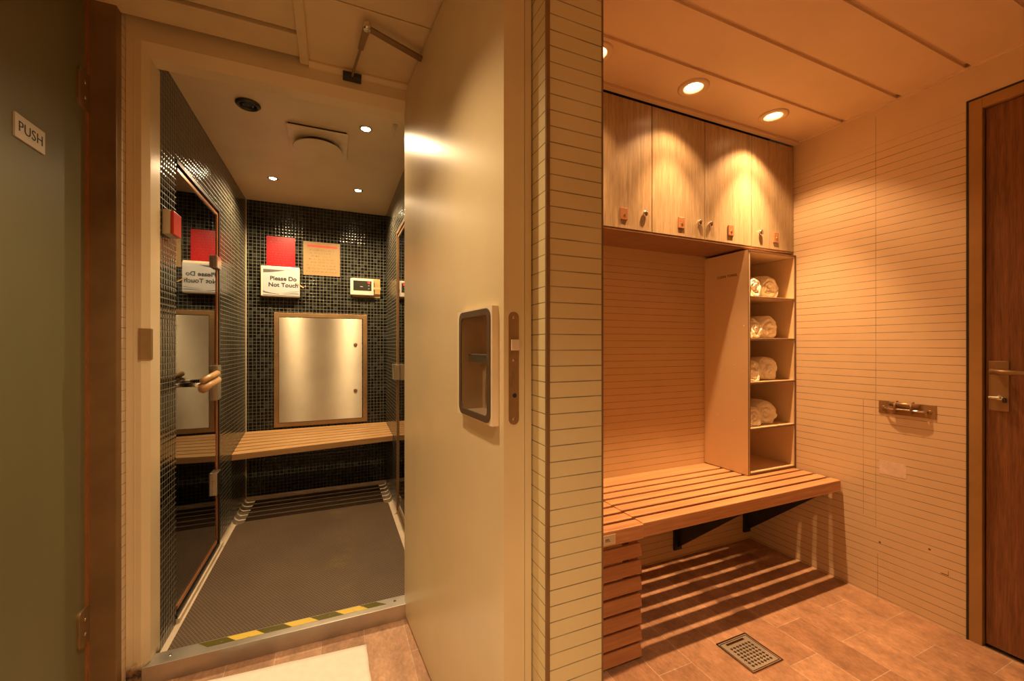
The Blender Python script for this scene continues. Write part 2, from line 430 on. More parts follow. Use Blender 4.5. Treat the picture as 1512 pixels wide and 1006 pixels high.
def text(name, s, size, mat, parent, loc, rot, bold=0, label=None, local=False, spacing=1.0, line=1.0, align='CENTER', xs=1.0):
    cu = bpy.data.curves.new(name, 'FONT'); cu.body = s; cu.size = size; cu.extrude = .0003; cu.offset = bold
    cu.align_x = align; cu.align_y = 'CENTER'; cu.space_character = spacing; cu.space_line = line
    t = bpy.data.objects.new('tmp', cu); C.objects.link(t)
    bpy.context.view_layer.update()
    me = bpy.data.meshes.new_from_object(t.evaluated_get(bpy.context.evaluated_depsgraph_get()))
    bpy.data.objects.remove(t); bpy.data.curves.remove(cu)
    me.transform(Matrix.Diagonal((xs, 1, 1, 1)))
    me.materials.clear(); me.materials.append(M[mat])
    o = bpy.data.objects.new(name, me); C.objects.link(o)
    o.rotation_euler = rot; o.location = loc; o.parent = parent
    if parent and not local:
        w = Vector((0, 0, 0)); p = parent
        while p: w += p.location; p = p.parent
        o.location = Vector(loc) - w
    if label: o['label'] = label
    return o
FRONT = (PI / 2, 0, 0)          # text facing -Y

# ------------------------------------------------------------------ levels
XR, YB, ZC = 2.277, 1.686, 2.238
XP0, XP1, YP = .415, .557, .772          # partition
XS0, XS1, YS, ZS, ZF = -.58, .378, 3.44, 2.195, .04
YF = 1.765

# ------------------------------------------------------------------ floor, ceilings, walls
struct('floor', MB().box(-1.8, 2.5, -1.3, YF, -.08, 0).box(XP1, 2.5, YF, 1.9, -.08, 0), 'floor', 'brown stone tile floor of the lobby and changing alcove', 'floor')
sf = MB().box(XS0 - .06, XS1 + .06, 1.83, YS + .06, -.08, ZF)
r = .028
def cove(L):  # quarter curve profile
    return [(0, 0)] + [(L * (1 - math.sin(a)), L * (1 - math.cos(a))) for a in [PI / 2 * i / 8 for i in range(9)]]
pts = [(YS, ZF)] + [(YS - r + r * math.sin(a), ZF + r - r * math.cos(a)) for a in [PI / 2 * i / 8 for i in range(9)]]
sf.prism(pts, XS0, XS1, 'X')
pts = [(XS0, ZF)] + [(XS0 + r - r * math.sin(a), ZF + r - r * math.cos(a)) for a in [PI / 2 * i / 8 for i in range(9)]]
sf.prism(pts, 2.71, YS, 'Y')
pts = [(XS1, ZF)] + [(XS1 - r + r * math.sin(a), ZF + r - r * math.cos(a)) for a in [PI / 2 * i / 8 for i in range(9)]]
sf.prism(pts, 2.78, YS, 'Y')
struct('floor', sf, 'sfloor', 'pale stone floor of the steam room, around its rubber mat', 'floor')

# right ceiling: panels with recessed joints, holes for downlights
LIGHTS = [(1.387, 1.283), (1.906, 1.292), (.892, 1.274)]
HR = .040
yj = [1.400, 1.190, .977, .764, .551, .338, .125, -.088, -.3, -.52, -1.3]
J = .0085
cb = MB()
cuts = [XP1 - .14, 1.14, 1.64, XR + .02]
for i in range(3):
    c = [LIGHTS[2], LIGHTS[0], LIGHTS[1]][i]
    cb.plate_hole(cuts[i], cuts[i + 1], yj[1] + J, yj[0], ZC, ZC + .02, c, HR)
for k in range(1, len(yj) - 1):
    cb.box(XP0, XR + .02, yj[k + 1] + J, yj[k] - J, ZC, ZC + .02)
struct('ceiling', cb, 'ceil', 'panelled ceiling of the changing alcove with three downlights', 'ceiling', bevel=.002)
struct('ceiling', MB().box(XP0, 2.4, -1.3, yj[1] - .0, ZC + .026, ZC + .05).box(XP0, 2.4, -1.3, 1.9, ZC + .15, ZC + .17), 'gap_shade', 'dark backing seen through the joints of the ceiling panels', 'ceiling')
jn = MB()
for k in range(1, len(yj) - 1):
    jn.box(XP0, XR - .02, yj[k] - .014, yj[k] + .014, ZC + .010, ZC + .0255)
struct('trim_1', jn, 'ceil', 'recessed joint strips between the alcove ceiling panels', 'ceiling trim')
struct('trim_2', MB().box(XP1, XR, 1.402, 1.4285, ZC - .012, ZC + .006).box(XR - .008, XR, .0, 1.43, ZC - .010, ZC), 'ceil', 'thin ceiling edge moulding above the wall cabinet and right wall', 'ceiling trim')

# left (lobby) ceiling
lc = MB()
lc.box(-.106, XP0, -1.3, 1.403, ZC, ZC + .02).box(-.106, XP0, 1.409, YF + .02, ZC, ZC + .02)
lc.box(-.75, -.106, -1.3, 1.595, ZC, ZC + .02).box(-.75, -.106, 1.612, 1.731, ZC - .004, ZC + .02)
lc.box(-1.8, -.75, -1.3, YF, ZC, ZC + .02)
struct('ceiling', lc, 'ceil_l', 'yellowed lobby ceiling panels in front of the steam room door', 'ceiling', bevel=.0015)
struct('ceiling', MB().box(-.75, XP0, -1.3, YF + .2, ZC + .03, ZC + .06), 'brown_gap_shade', 'brown backing above the lobby ceiling panels, coloured as gap shade', 'ceiling')
struct('trim_3', MB().box(-.121, -.090, -.2, 1.757, ZC - .012, ZC - .0002), 'ceil_l', 'narrow batten along the lobby ceiling', 'ceiling trim', bevel=.002)
struct('trim_4', MB().prism([(YF - .0005, ZC - .001), (YF - .0005, ZC - .018), (YF - .012, ZC - .018), (YF - .030, ZC - .008), (YF - .030, ZC - .001)], -.090, .40, 'X'), 'ceil_l', 'small cornice over the steam room door frame', 'ceiling trim')

# walls of the alcove
rw = MB().box(XR, XR + .08, .765, 1.80, 0, ZC + .02).box(XR, XR + .08, -.14, .765, 2.101, ZC + .02).box(XR, XR + .08, -1.3, -.14, 0, ZC + .02)
struct('wall_right', rw, 'rwall', 'cream ribbed tile wall on the right, beside the wooden door', 'wall')
struct('wall_back', MB().box(XP1, XR, YB, YB + .06, 0, ZC + .02), 'bwall', 'cream ribbed tile wall behind the bench', 'wall')
pw = MB().box(XP0, XP1, YP, YF + .1, 0, ZC + .02)
struct('wall_middle', pw, 'pier', 'cream ribbed tile pier between steam room door and changing alcove', 'wall')
struct('trim_5', MB().box(XP0 - .003, XP0 + .0055, YP - .003, YP + .003, 0, ZC).box(XP1 - .0025, XP1 + .001, YP - .002, YP + .003, 0, ZC), 'bronze', 'thin bronze edge trims on the pier corners', 'wall trim')
struct('wall_front', MB().box(-1.8, 2.5, -1.36, -1.3, 0, ZC + .02), 'strip', 'cream wall behind the viewer', 'wall')
struct('wall_left', MB().box(-.70, -.639, 1.7005, YF + .1, 0, ZC + .02).box(-.78, -.708, -1.3, .93, 0, ZC + .02), 'strip', 'cream tile wall strip between bronze post and steam room frame', 'wall')
struct('trim_6', MB().box(-.712, -.6375, 1.700, 1.735, 0, ZC - .003), 'bronze', 'dark bronze post beside the frosted glass door', 'door post', bevel=.002)
struct('trim_7', MB().box(-.716, -.704, 1.690, 1.700, 0, ZC - .004), 'copper', 'thin copper-toned seal along the frosted glass door', 'door seal')
struct('wall_far_left', MB().box(-1.86, -1.8, -1.3, YF + .06, 0, ZC + .02).box(-1.8, -.70, YF, YF + .06, 0, ZC + .02), 'dark_room', 'dark room wall behind the frosted glass door', 'wall')

# steam room door frame
JX = -.58
fr = MB()
fr.prism([(-.6385, YF), (-.598, YF), (JX, YF + .021), (JX, 1.871), (-.6385, 1.871)], 0.0, 2.178)
fr.prism([(YF, ZC + .06), (YF, 2.180), (YF + .021, 2.140), (1.842, 2.135), (1.842, ZC + .06)], -.6385, .413, 'X')
fr.box(-.6385, JX, YF + .021, 1.871, 2.14, 2.2)
fr.prism([(.3615, YF + .06), (.3615, 1.871), (.413, 1.871), (.413, YF + .06)], 0, 2.178)
fr.box(-.618, -.614, YF - .0015, YF, .06, 2.19)
struct('trim_8', fr, 'jamb', 'cream enamelled frame around the steam room doorway, stained at its foot', 'door frame', bevel=.002)
sp = thing('strike_plate', 'small bronze strike plate on the left jamb of the steam room frame', 'strike plate', (-.585, 1.777, 1.08), kind='thing')
obj('plate', MB().prism([(-.6035, 1.7585), (-.5975, 1.7605), (-.5775, 1.7815), (-.5775, 1.7985), (-.5795, 1.7985), (-.5795, 1.783), (-.599, 1.7635)], 1.103, 1.208), 'brass', sp)
struct('wall_above_left', MB().box(-.70, -.6385, YF + .1, 1.90, 0, ZC + .06), 'strip', 'hidden return of the wall beside the steam room frame', 'wall')

# sill
si = thing('door_sill', 'stainless steel step sill with worn hazard tape across the steam room doorway', 'sill', (-.15, 1.80, 0), kind='structure')
obj('steel_step', MB().box(-.597, .345, 1.762, 1.83, 0, .0627), 'sill', si, bevel=.0015)
obj('hazard_tape', MB().prism([(-.42, 1.793), (-.455, 1.826), (.16, 1.826), (.20, 1.793)], .0628, .0634), 'haz', si, label='yellow and black striped tape on the step')
for x in (-.53, .235): obj('screw', MB().lathe((x, 1.80, .0627), [(.006, 0), (.005, .0012), (.002, .0014)], n=12), 'chrome', si)

# steam room shell
DY0, DY1, DZ0, DZ1 = 2.034, 2.700, .058, 1.895
for side, x0, x1, lab in (('left', XS0 - .055, XS0, 'dark glass mosaic wall of the steam room on the left, around the glass door'), ('right', XS1, XS1 + .03, 'dark glass mosaic wall of the steam room on the right')):
    y1 = DY1 if side == 'left' else 2.78
    w = MB().box(x0, x1, 1.871, DY0, ZF - .02, ZS + .01).box(x0, x1, y1, YS + .05, ZF - .02, ZS + .01).box(x0, x1, DY0, y1, DZ1, ZS + .01)
    struct('wall_steam_' + side, w, 'mosX', lab, 'wall')
struct('wall_steam_back', MB().box(XS0, XS1, YS, YS + .05, ZF - .02, ZS + .01), 'mosY', 'dark glass mosaic back wall of the steam room with notices', 'wall')
struct('ceiling', MB().box(XS0 - .06, XS1 + .06, 1.842, YS + .06, ZS, ZS + .05), 'sceil', 'smooth cream steam room ceiling with three small spotlights', 'ceiling')
struct('baseboard_left', MB().box(XS0 - .055, XS0 + .012, DY0, DY1 + .04, ZF - .01, DZ0), 'sfloor', 'pale stone kerb under the sauna glass door', 'kerb')
# corner bead
struct('trim_9', MB().box(XS0, XS0 + .0035, YS - .0035, YS, ZF, ZS), 'casing', 'pale corner bead in the back left corner of the steam room', 'wall trim')

# cabins behind the glass doors
def cabin(x0, x1, lab):
    m = MB(); t = .02
    y0, y1 = 1.93, 2.95
    m.box(x0 - t, x0, y0, y1, 0, 2.1).box(x1, x1 + t, y0, y1, 0, 2.1) if False else None
    return m
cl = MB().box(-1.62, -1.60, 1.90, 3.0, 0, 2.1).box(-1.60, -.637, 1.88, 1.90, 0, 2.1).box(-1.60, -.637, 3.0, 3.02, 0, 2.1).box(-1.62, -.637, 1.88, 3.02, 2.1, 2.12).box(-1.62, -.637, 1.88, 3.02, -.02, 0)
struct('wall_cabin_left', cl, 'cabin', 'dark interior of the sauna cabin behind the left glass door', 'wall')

def sauna_door(name, side, y0, y1, lab):
    """glass door in a copper toned frame, x = wall plane, side = +1 wall faces +X"""
    xw = XS0 if side > 0 else XS1
    n = -side
    t = thing(name, lab, 'glass door', (xw + n * .02, (y0 + y1) / 2, DZ0), kind='structure')
    def bx(a, b, ya, yb, za, zb): 
        p, q = sorted((xw + n * a, xw + n * b)); return MB().box(p, q, ya, yb, za, zb)
    fm = bx(-.004, .05, y1 - .018, y1, DZ0, DZ1); 
    for a in ((y0, y1 - .018, DZ1 - .016, DZ1), (y0, y1 - .018, DZ0, DZ0 + .014), (y0, y0 + .012, DZ0 + .014, DZ1 - .016)):
        p, q = sorted((xw + n * (.006 if a[1] < y1 - .1 else -.004), xw + n * .05)); fm.box(p, q, a[0], a[1], a[2], a[3])
    obj('outer_frame', fm, 'black' if side > 0 else 'brass', t)
    ed = bx(.0, .022, y1 - .042, y1 - .030, DZ0 + .045, DZ1 - .030)
    for a in ((y0 + .015, y1 - .042, DZ1 - .042, DZ1 - .030), (y0 + .015, y1 - .042, DZ0 + .030, DZ0 + .045)):
        p, q = sorted((xw + n * .0, xw + n * .022)); ed.box(p, q, *a)
    obj('copper_edge', ed, 'copper' if side > 0 else 'brass', t, label='copper-toned edge strip around the glass')
    obj('glass_pane', bx(.004, .014, y0 + .012, y1 - .0425, DZ0 + .0455, DZ1 - .0425), 'dark_glass', t)
    return t, bx
t, bx = sauna_door('door_4', 1, DY0, DY1, 'dark sauna glass door with copper edge in the left steam room wall')
for z0, z1 in ((1.56, 1.625), (.955, 1.045), (.86, .95), (.36, .48)):
    hg = bx(-.014, .024, DY1 - .105, DY1 - .02, z0, z1)
    ho = obj('hinge', hg, 'steel_v', t, bevel=.004, label='steel hinge clamp on the glass edge')
hd = obj('handle', MB().tube([(-.515, 2.13, .965), (-.515, 2.36, .985)], .018, 16).tube([(-.515, 2.13, 1.0), (-.515, 2.36, 1.018)], .013, 16), 'sbench', t, smooth=True, label='pale wooden bar handle')
obj('post', MB().tube([(-.592, 2.17, .98), (-.517, 2.17, .98)], .009, 12).tube([(-.592, 2.31, .985), (-.517, 2.31, .985)], .009, 12), 'chrome', hd, smooth=True)
t, bx = sauna_door('door_5', -1, DY0, 2.78, 'second glass door in the right steam room wall, almost hidden by the open door')
obj('hinge', MB().box(XS1 - .03, XS1 + .006, 2.68, 2.80, .93, 1.03).box(XS1 - .022, XS1, 2.80, 2.86, .955, 1.005), 'steel_v', t, bevel=.004)
cr_ = MB().box(1.30, 1.32, 1.90, 3.0, 0, 2.1)
cr_ = MB().box(.409, .414, 1.95, 2.84, 0, 2.1)
struct('wall_cabin_right', cr_, 'cabin', 'dark void behind the right glass door', 'wall')

# ------------------------------------------------------------------ steam room contents
# bench
sb = thing('steam_bench', 'pale cedar slatted bench against the back wall under the steel panel', 'bench', (-.1, 3.22, ZF))
m = MB()
ny = 7
for i in range(ny):
    y0 = 2.995 + i * .0625; y1 = y0 + .0495
    f0 = (y0 - 2.995) / .43
    vs = []
    def zt(x, y):
        f = (y - 2.995) / .44; u = (x - XS0) / (XS1 - XS0)
        return (.480 + .035 * u) * (1 - f) + .540 * f
    th_ = .018 if i else .038
    x0, x1 = XS0, XS1
    P = []
    for z in (-th_, 0):
        for (x, y) in ((x0, y0), (x1, y0), (x1, y1), (x0, y1)): P.append(m.b.verts.new((x, y, zt(x, y) + z)))
    for q in ((0, 3, 2, 1), (4, 5, 6, 7), (0, 1, 5, 4), (1, 2, 6, 5), (2, 3, 7, 6), (3, 0, 4, 7)): m.b.faces.new([P[k] for k in q])
obj('seat', m, 'sbench', sb, bevel=.002)
for x in (XS0 + .03, XS1 - .05, -.08):
    obj('support_batten', MB().prism([(3.06, zt(x, 3.06) - .0185), (3.42, zt(x, 3.42) - .0185), (3.42, zt(x, 3.42) - .045), (3.06, zt(x, 3.06) - .045)], x, x + .022, 'X'), 'sbench', sb)

# stainless access panel
ap = thing('access_panel', 'large stainless steel access panel with bronze frame above the steam bench', 'access panel', (-.085, 3.438, .552))
m = MB(); fx0, fx1, fz0, fz1, ft = -.405, .236, .552, 1.392, .031
m.box(fx0, fx1, 3.430, 3.44, fz1 - ft, fz1).box(fx0, fx1, 3.430, 3.44, fz0, fz0 + ft).box(fx0, fx0 + ft, 3.430, 3.44, fz0 + ft, fz1 - ft).box(fx1 - ft, fx1, 3.430, 3.44, fz0 + ft, fz1 - ft)
obj('frame', m, 'brass', ap, bevel=.001)
pd = obj('panel_door', MB().box(fx0 + ft + .001, fx1 - ft - .006, 3.428, 3.4385, fz0 + ft + .001, fz1 - ft - .004), 'steel', ap, bevel=.001)
for z in (1.158, .80): 
    lk = obj('lock', MB().lathe((.150, 3.428, z), [(.014, 0), (.014, -.004), (.009, -.006)], 'Y', 20).box(.147, .153, 3.4205, 3.422, z - .008, z + .008), 'brass', pd, smooth=False)
for z in (.62, .86, 1.10, 1.33):
    for x in (fx0 + .015, fx1 - .015):
        obj('screw', MB().lathe((x, 3.430, z), [(.0035, 0), (.002, -.0015)], 'Y', 10), 'chrome', ap)

# red notice
rn = thing('red_notice', 'red laminated notice stuck to the mosaic above the white sign', 'notice', (-.36, 3.439, 1.72))
obj('sheet', MB().box(-.453, -.268, 3.4365, 3.4395, 1.722, 1.948), 'red', rn)
def writing(name, x0, x1, z0, z1, y, mat, parent, rows, seed, margin=.06, th=.42, center=True):
    rnd = random.Random(seed); m = MB(); h = (z1 - z0) / rows
    for r_ in range(rows):
        wfrac = rnd.uniform(.55, 1) if center else 1
        cx = (x0 + x1) / 2; a = cx - (x1 - x0) / 2 * wfrac; b_ = cx + (x1 - x0) / 2 * wfrac
        x = a; zc = z1 - (r_ + .5) * h
        while x < b_:
            w = rnd.uniform(.4, 1.1) * h
            for k in range(max(1, int(w / (h * .28)))):
                xx = x + k * h * .28
                if xx > b_: break
                hh = h * th * rnd.choice((.6, .6, 1))
                m.box(xx, xx + h * .10, y - .0006, y, zc - h * th / 2, zc - h * th / 2 + hh)
                if rnd.random() < .6: m.box(xx, xx + h * .2, y - .0006, y, zc - h * th / 2 + (0 if rnd.random() < .5 else h * .2), zc - h * th / 2 + (0 if rnd.random() < .5 else h * .2) + h * .09 + .0002)
            x += w + h * .3
    return obj(name, m, mat, parent)
writing('print', -.443, -.28, 1.735, 1.935, 3.4365, 'pale_red', rn, 11, 3)
# sign box
sg = thing('warning_sign', 'white box with a Please Do Not Touch sheet, below the red notice', 'sign', (-.36, 3.438, 1.50))
obj('box', MB().box(-.482, -.236, 3.385, 3.4395, 1.504, 1.722), 'casing', sg, bevel=.006)
pp = obj('paper_sheet', MB().box(-.468, -.236, 3.3825, 3.3848, 1.514, 1.706), 'paper', sg)
text('lettering', 'Please Do\nNot Touch', .041, 'ink', sg, (-.340, 3.3815, 1.610), FRONT, bold=.0010, line=1.12, spacing=1.02)
def swoosh(P, Q, n=14, y=3.3818):
    m = MB()
    """P, Q: upper and lower curve functions on 0..1 giving (x,z)"""
    A = [m.b.verts.new((P(i / n)[0], y, P(i / n)[1])) for i in range(n + 1)]; B = [m.b.verts.new((Q(i / n)[0], y, Q(i / n)[1] - 1e-5)) for i in range(n + 1)]
    for i in range(n): m.b.faces.new((A[i], A[i + 1], B[i + 1], B[i]))
    obj('swoosh_print', m, 'grey_ink', sg)
swoosh(lambda t: (-.466 + .14 * t, 1.697 - .002 * t), lambda t: (-.466 + .14 * t, 1.673 + .022 * t ** 1.5))
swoosh(lambda t: (-.466 + .10 * t, 1.545 - .023 * t ** .5), lambda t: (-.466 + .10 * t, 1.534 - .014 * t ** .5))
swoosh(lambda t: (-.35 + .11 * t, 1.519 + .012 * math.sin(t * 2)), lambda t: (-.35 + .11 * t, 1.519 + .007 * math.sin(t * 2)))
swoosh(lambda t: (-.36 + .12 * t, 1.521 + .026 * t ** .6), lambda t: (-.36 + .12 * t, 1.521 + .023 * t ** .6))

obj('tape', MB().box(-.262, -.205, 3.3805, 3.3820, 1.585, 1.592, Matrix.Rotation(.55, 3, 'Y'), (-.23, 3.38, 1.588)), 'tape', sg)
# tan notice
tn = thing('tan_notice', 'tan laminated notice with red heading on the mosaic, right of the red notice', 'notice', (-.09, 3.439, 1.68))
obj('sheet', MB().box(-.215, .038, 3.4365, 3.4395, 1.681, 1.933), 'tan', tn)
m = MB(); m.box(-.19, .02, 3.4358, 3.4365, 1.893, 1.912); obj('heading', m, 'red_ink', tn, label='smudged red heading')
writing('print', -.20, .02, 1.70, 1.885, 3.4365, 'brown_ink', tn, 8, 11)
# controller
ct = thing('steam_controller', 'beige temperature controller with red digits on the mosaic, right of the tan notice', 'controller', (.19, 3.43, 1.54))
obj('backplate', MB().box(.126, .335, 3.4345, 3.4402, 1.530, 1.680), 'tape', ct)
obj('case', MB().box(.112, .285, 3.400, 3.4345, 1.543, 1.672), 'white', ct, bevel=.005)
sn = obj('display', MB().box(.133, .266, 3.398, 3.4, 1.580, 1.655), 'screen', ct)
text('digits', '45', .019, 'led', ct, (.247, 3.3972, 1.642), FRONT, bold=.0004)
for a in ((.243, .250, 1.617, 1.621), (.243, .250, 1.593, 1.597), (.183, .203, 1.607, 1.611)): obj('button', MB().box(a[0], a[1], 3.3972, 3.398, a[2], a[3]), 'white', ct)
obj('tape_strip', MB().box(.28, .335, 3.392, 3.399, 1.59, 1.607), 'tape', ct, bevel=.002)
# alarm box
ab = thing('alarm_box', 'white box with red front on the mosaic wall near the doorway', 'alarm', (-.58, 1.93, 1.56))
obj('housing', MB().box(-.5802, -.556, 1.888, 1.975, 1.562, 1.652), 'white', ab, bevel=.002)
obj('red_front', MB().box(-.556, -.546, 1.890, 1.973, 1.564, 1.650), 'red_pl', ab, bevel=.002)
writing('print', .0, .0, .0, .0, 0, 'pale_red', ab, 1, 1) if False else None

# mat
mt = tag(obj('rubber_mat', MB().prism([(-.553, 1.834), (.345, 1.834), (.345, 2.97), (.318, 2.99), (.318, 3.405), (-.515, 3.405), (-.515, 2.99), (-.553, 2.97)], ZF, ZF + .012), 'rubber'), 'large brown studded rubber mat covering the steam room floor', 'mat')

# ceiling: speaker, vent, spots, catch
spk = thing('ceiling_speaker', 'small round dark speaker in the steam room ceiling', 'speaker', (-.343, 2.078, ZS))
obj('ring', MB().lathe((-.343, 2.078, ZS), [(.046, 0), (.048, -.006), (.040, -.014), (.034, -.012), (.030, -.004), (.030, 0)]), 'grille', spk, smooth=True)
obj('cone', MB().lathe((-.343, 2.078, ZS), [(.030, -.001), (.022, -.008), (.015, -.012), (.013, -.007), (.004, -.009)]), 'blackmetal', spk, smooth=True)
vt = thing('ceiling_vent', 'square ceiling vent with round disc in the steam room', 'vent', (-.073, 2.31, ZS))
ang = .11
obj('plate', MB().box(-.207, .061, 2.165, 2.463, ZS - .017, ZS - .010), 'casing', vt, bevel=.001)
obj('gap_shade_block', MB().box(-.200, .054, 2.172, 2.456, ZS - .010, ZS), 'black', vt)  # black block paints the shadow line behind the vent plate
obj('neck', MB().lathe((-.075, 2.325, ZS - .017), [(.088, 0), (.088, -.022)]), 'black', vt)
obj('disc', MB().lathe((-.078, 2.325, ZS - .036), [(.112, -.002), (.114, -.005), (.112, -.008), (.02, -.011)]), 'sceil', vt, smooth=False)
SPOTS = [((-.353, 2.94), 'left of the two near the back wall'), ((.146, 2.943), 'right of the two near the back wall'), ((.138, 2.093), 'nearest the doorway')]
base = None
for (x, y), w in SPOTS:
    lab = 'small steam room ceiling spotlight, ' + w
    if base is None:
        base = thing('ceiling_spotlight', lab, 'spotlight', (x, y, ZS), 'steam room spotlights')
        obj('ring', MB().lathe((x, y, ZS), [(.030, 0), (.030, -.003), (.024, -.005), (.020, -.002), (.020, 0)]), 'chrome', base, smooth=True)
        obj('bulb', MB().lathe((x, y, ZS), [(.0195, -.0005), (.017, -.005), (.006, -.007)]), 'lamp_c', base)
    else: dup(base, (x, y, ZS), lab)
hk = thing('ceiling_bracket', 'tiny white wedge bracket on the steam room ceiling near the doorway', 'bracket', (.27, 2.02, ZS))
obj('wedge', MB().prism([(.255, ZS), (.275, ZS), (.262, ZS - .045), (.255, ZS - .045)], 1.995, 2.03, 'Y'), 'white', hk)

# ------------------------------------------------------------------ cream steam door (open)
HX, HY = .2735, 1.785
d1 = thing('door_1', 'thick cream enamelled steam room door standing open towards the viewer', 'door', (HX, HY, 0), kind='structure', rz=math.atan2(-.9974, .0717))
L, T, Z0, Z1 = .9515, .070, .012, 2.224
rx0, rx1, rz0, rz1 = .733, .911, .979, 1.229      # recess
m = MB()
m.box(0, rx0, 0, .052, Z0, Z1).box(rx1, L, 0, .052, Z0, Z1).box(rx0, rx1, 0, .052, Z0, rz0).box(rx0, rx1, 0, .052, rz1, Z1).box(rx0, rx1, .046, .052, rz0, rz1)
bmesh.ops.remove_doubles(m.b, verts=m.b.verts, dist=1e-5)
m.box(0, L - .003, .052, .0535, Z0, Z1).box(0, L, .0535, T, Z0, Z1)
obj('leaf', m, 'doorpaint', d1, local=True)
hp = thing('tmp', None, None, (0, 0, 0)); bpy.data.objects.remove(hp)
m = MB(); cx0, cx1, cz0, cz1 = .700, .925, .968, 1.240; pr = -.016
m.box(cx0, rx0, pr, 0, cz0, cz1).box(rx1, cx1, pr, 0, cz0, cz1).box(rx0, rx1, pr, 0, cz0, rz0).box(rx0, rx1, pr, 0, rz1, cz1)
hdl = obj('recessed_handle', m, 'casing', d1, local=True, label='cream box around a recessed bronze pull')
def sub(name, mb, mat, **k):
    o = obj(name, mb, mat, None, **k); o.parent = hdl; o.location = o.location - hdl.location; return o
sub('rubber_rim', MB().rring(rx0 - .014, rx1 + .006, rz0 - .007, rz1 + .007, .015, .022, pr - .003, pr + .001), 'rim')
m = MB()
m.box(rx0, rx0 + .002, pr, .045, rz0, rz1).box(rx1 - .002, rx1, pr, .045, rz0, rz1).box(rx0, rx1, pr, .045, rz0, rz0 + .002).box(rx0, rx1, pr, .045, rz1 - .002, rz1).box(rx0, rx1, .043, .0455, rz0, rz1)
sub('steel_tray', m, 'tray')
sub('lever', MB().box(rx0 + .02, rx1 - .004, -.006, .010, 1.107, 1.129).box(rx0 + .025, rx0 + .045, .010, .043, 1.110, 1.126), 'steel_v', bevel=.002)
lp = MB()
A = [(.0245 + .0125 * math.cos(a), 1.2127 + .0125 * math.sin(a)) for a in [PI * i / 10 for i in range(11)]] + [(.0245 + .0125 * math.cos(a), .9867 + .0125 * math.sin(a)) for a in [PI + PI * i / 10 for i in range(11)]]
lp.prism(A, L - .001, L + .002, 'X')
lpo = obj('lock_plate', lp, 'brass', d1, local=True, label='worn bronze lock plate on the door edge')
def sub2(name, mb, mat, **k):
    o = obj(name, mb, mat, None, **k); o.parent = lpo; o.location = o.location - lpo.location; return o
sub2('latch', MB().prism([(L + .002, .0155), (L + .002, .0345), (L + .011, .0345), (L + .006, .0155)], 1.139, 1.164), 'chrome', bevel=.001)
sub2('deadbolt', MB().box(L + .002, L + .0035, .0205, .0285, 1.060, 1.095), 'brass')
sub2('keyhole', MB().lathe((L + .002, .026, 1.039), [(.005, 0), (.005, .0008)], 'X', 14), 'black')
for z in (1.2127, .9867, 1.118): sub2('screw', MB().lathe((L + .002, .0245, z), [(.004, 0), (.003, .0012)], 'X', 12), 'chrome')
for z in (.35, 1.95): obj('edge_chip', MB().box(L, L + .0004, .001, .003, z, z + .006), 'brown_ink', d1, local=True)
obj('bottom_strip', MB().box(.02, L - .01, .020, .050, .001, .012), 'black', d1, local=True)  # black strip filling the gap under the leaf
# closer
dc = thing('door_closer', 'bronze folding door closer arm between frame and open cream door', 'door closer', (.1, 1.45, 2.2))
def bar(a, b, w, z0, z1, w2=None):
    a, b = Vector(a), Vector(b); d = (b - a).normalized(); n = Vector((-d.y, d.x)); w2 = w2 or w
    return [tuple(a + n * w), tuple(b + n * w2), tuple(b - n * w2), tuple(a - n * w)]
obj('main_arm', MB().prism(bar((.099, 1.434), (.296, 1.512), .011, 0, 0, .013), 2.196, 2.203), 'bronze', dc, bevel=.001)
obj('fore_arm', MB().prism(bar((.099, 1.434), (.085, 1.56), .012, 0, 0, .009), 2.205, 2.211).prism(bar((.086, 1.55), (.062, 1.735), .004, 0, 0), 2.204, 2.212), 'bronze', dc, bevel=.001)
obj('pivot', MB().lathe((.099, 1.434, 2.192), [(.011, 0), (.013, .004), (.013, .02), (.009, .024)]), 'chrome', dc, smooth=False)
obj('shoe', MB().box(.030, .098, 1.725, 1.7645, 2.205, 2.222).lathe((.062, 1.735, 2.198), [(.008, 0), (.008, .012)], n=14), 'blackmetal', dc, bevel=.002)

# ------------------------------------------------------------------ frosted PUSH door
GX = -.708
d2 = thing('door_2', 'frosted dark green glass door with a PUSH plate at the far left', 'door', (GX, 1.69, .02), kind='structure')
obj('glass_pane', MB().box(GX - .010, GX, .94, 1.690, .02, ZC - .02), 'push_glass', d2, bevel=.001)
ps = obj('push_plate', MB().box(GX, GX + .004, 1.378, 1.489, 1.655, 1.713), 'white', d2, label='small white plate reading PUSH')
text('lettering', 'PUSH', .036, 'ink', d2, (GX + .0045, 1.4345, 1.684), (PI / 2, 0, PI / 2), spacing=1.05, bold=-.0002, xs=1.05)
for z0, z1 in ((1.875, 1.992), (.230, .345)):
    m = MB()
    A = [(1.700, z0), (1.700, z1)] + [(1.660 + .018 * math.cos(a), z1 - .018 + .018 * math.sin(a)) for a in [PI / 2 + PI / 2 * i / 6 for i in range(7)]] + [(1.660 + .018 * math.cos(a), z0 + .018 + .018 * math.sin(a)) for a in [PI + PI / 2 * i / 6 for i in range(7)]]
    m.prism(A, GX - .012, GX + .007, 'X')
    h = obj('hinge', m, 'bronze', d2, bevel=.0015, label='bronze glass hinge clamp')
    hw = MB()
    for zz in (z0 + .035, z1 - .035): hw.lathe((GX + .007, 1.675, zz), [(.006, 0), (.005, .0015)], 'X', 12)
    o = obj('screw', hw, 'chrome', None); o.parent = h; o.location = o.location - h.location - d2.location

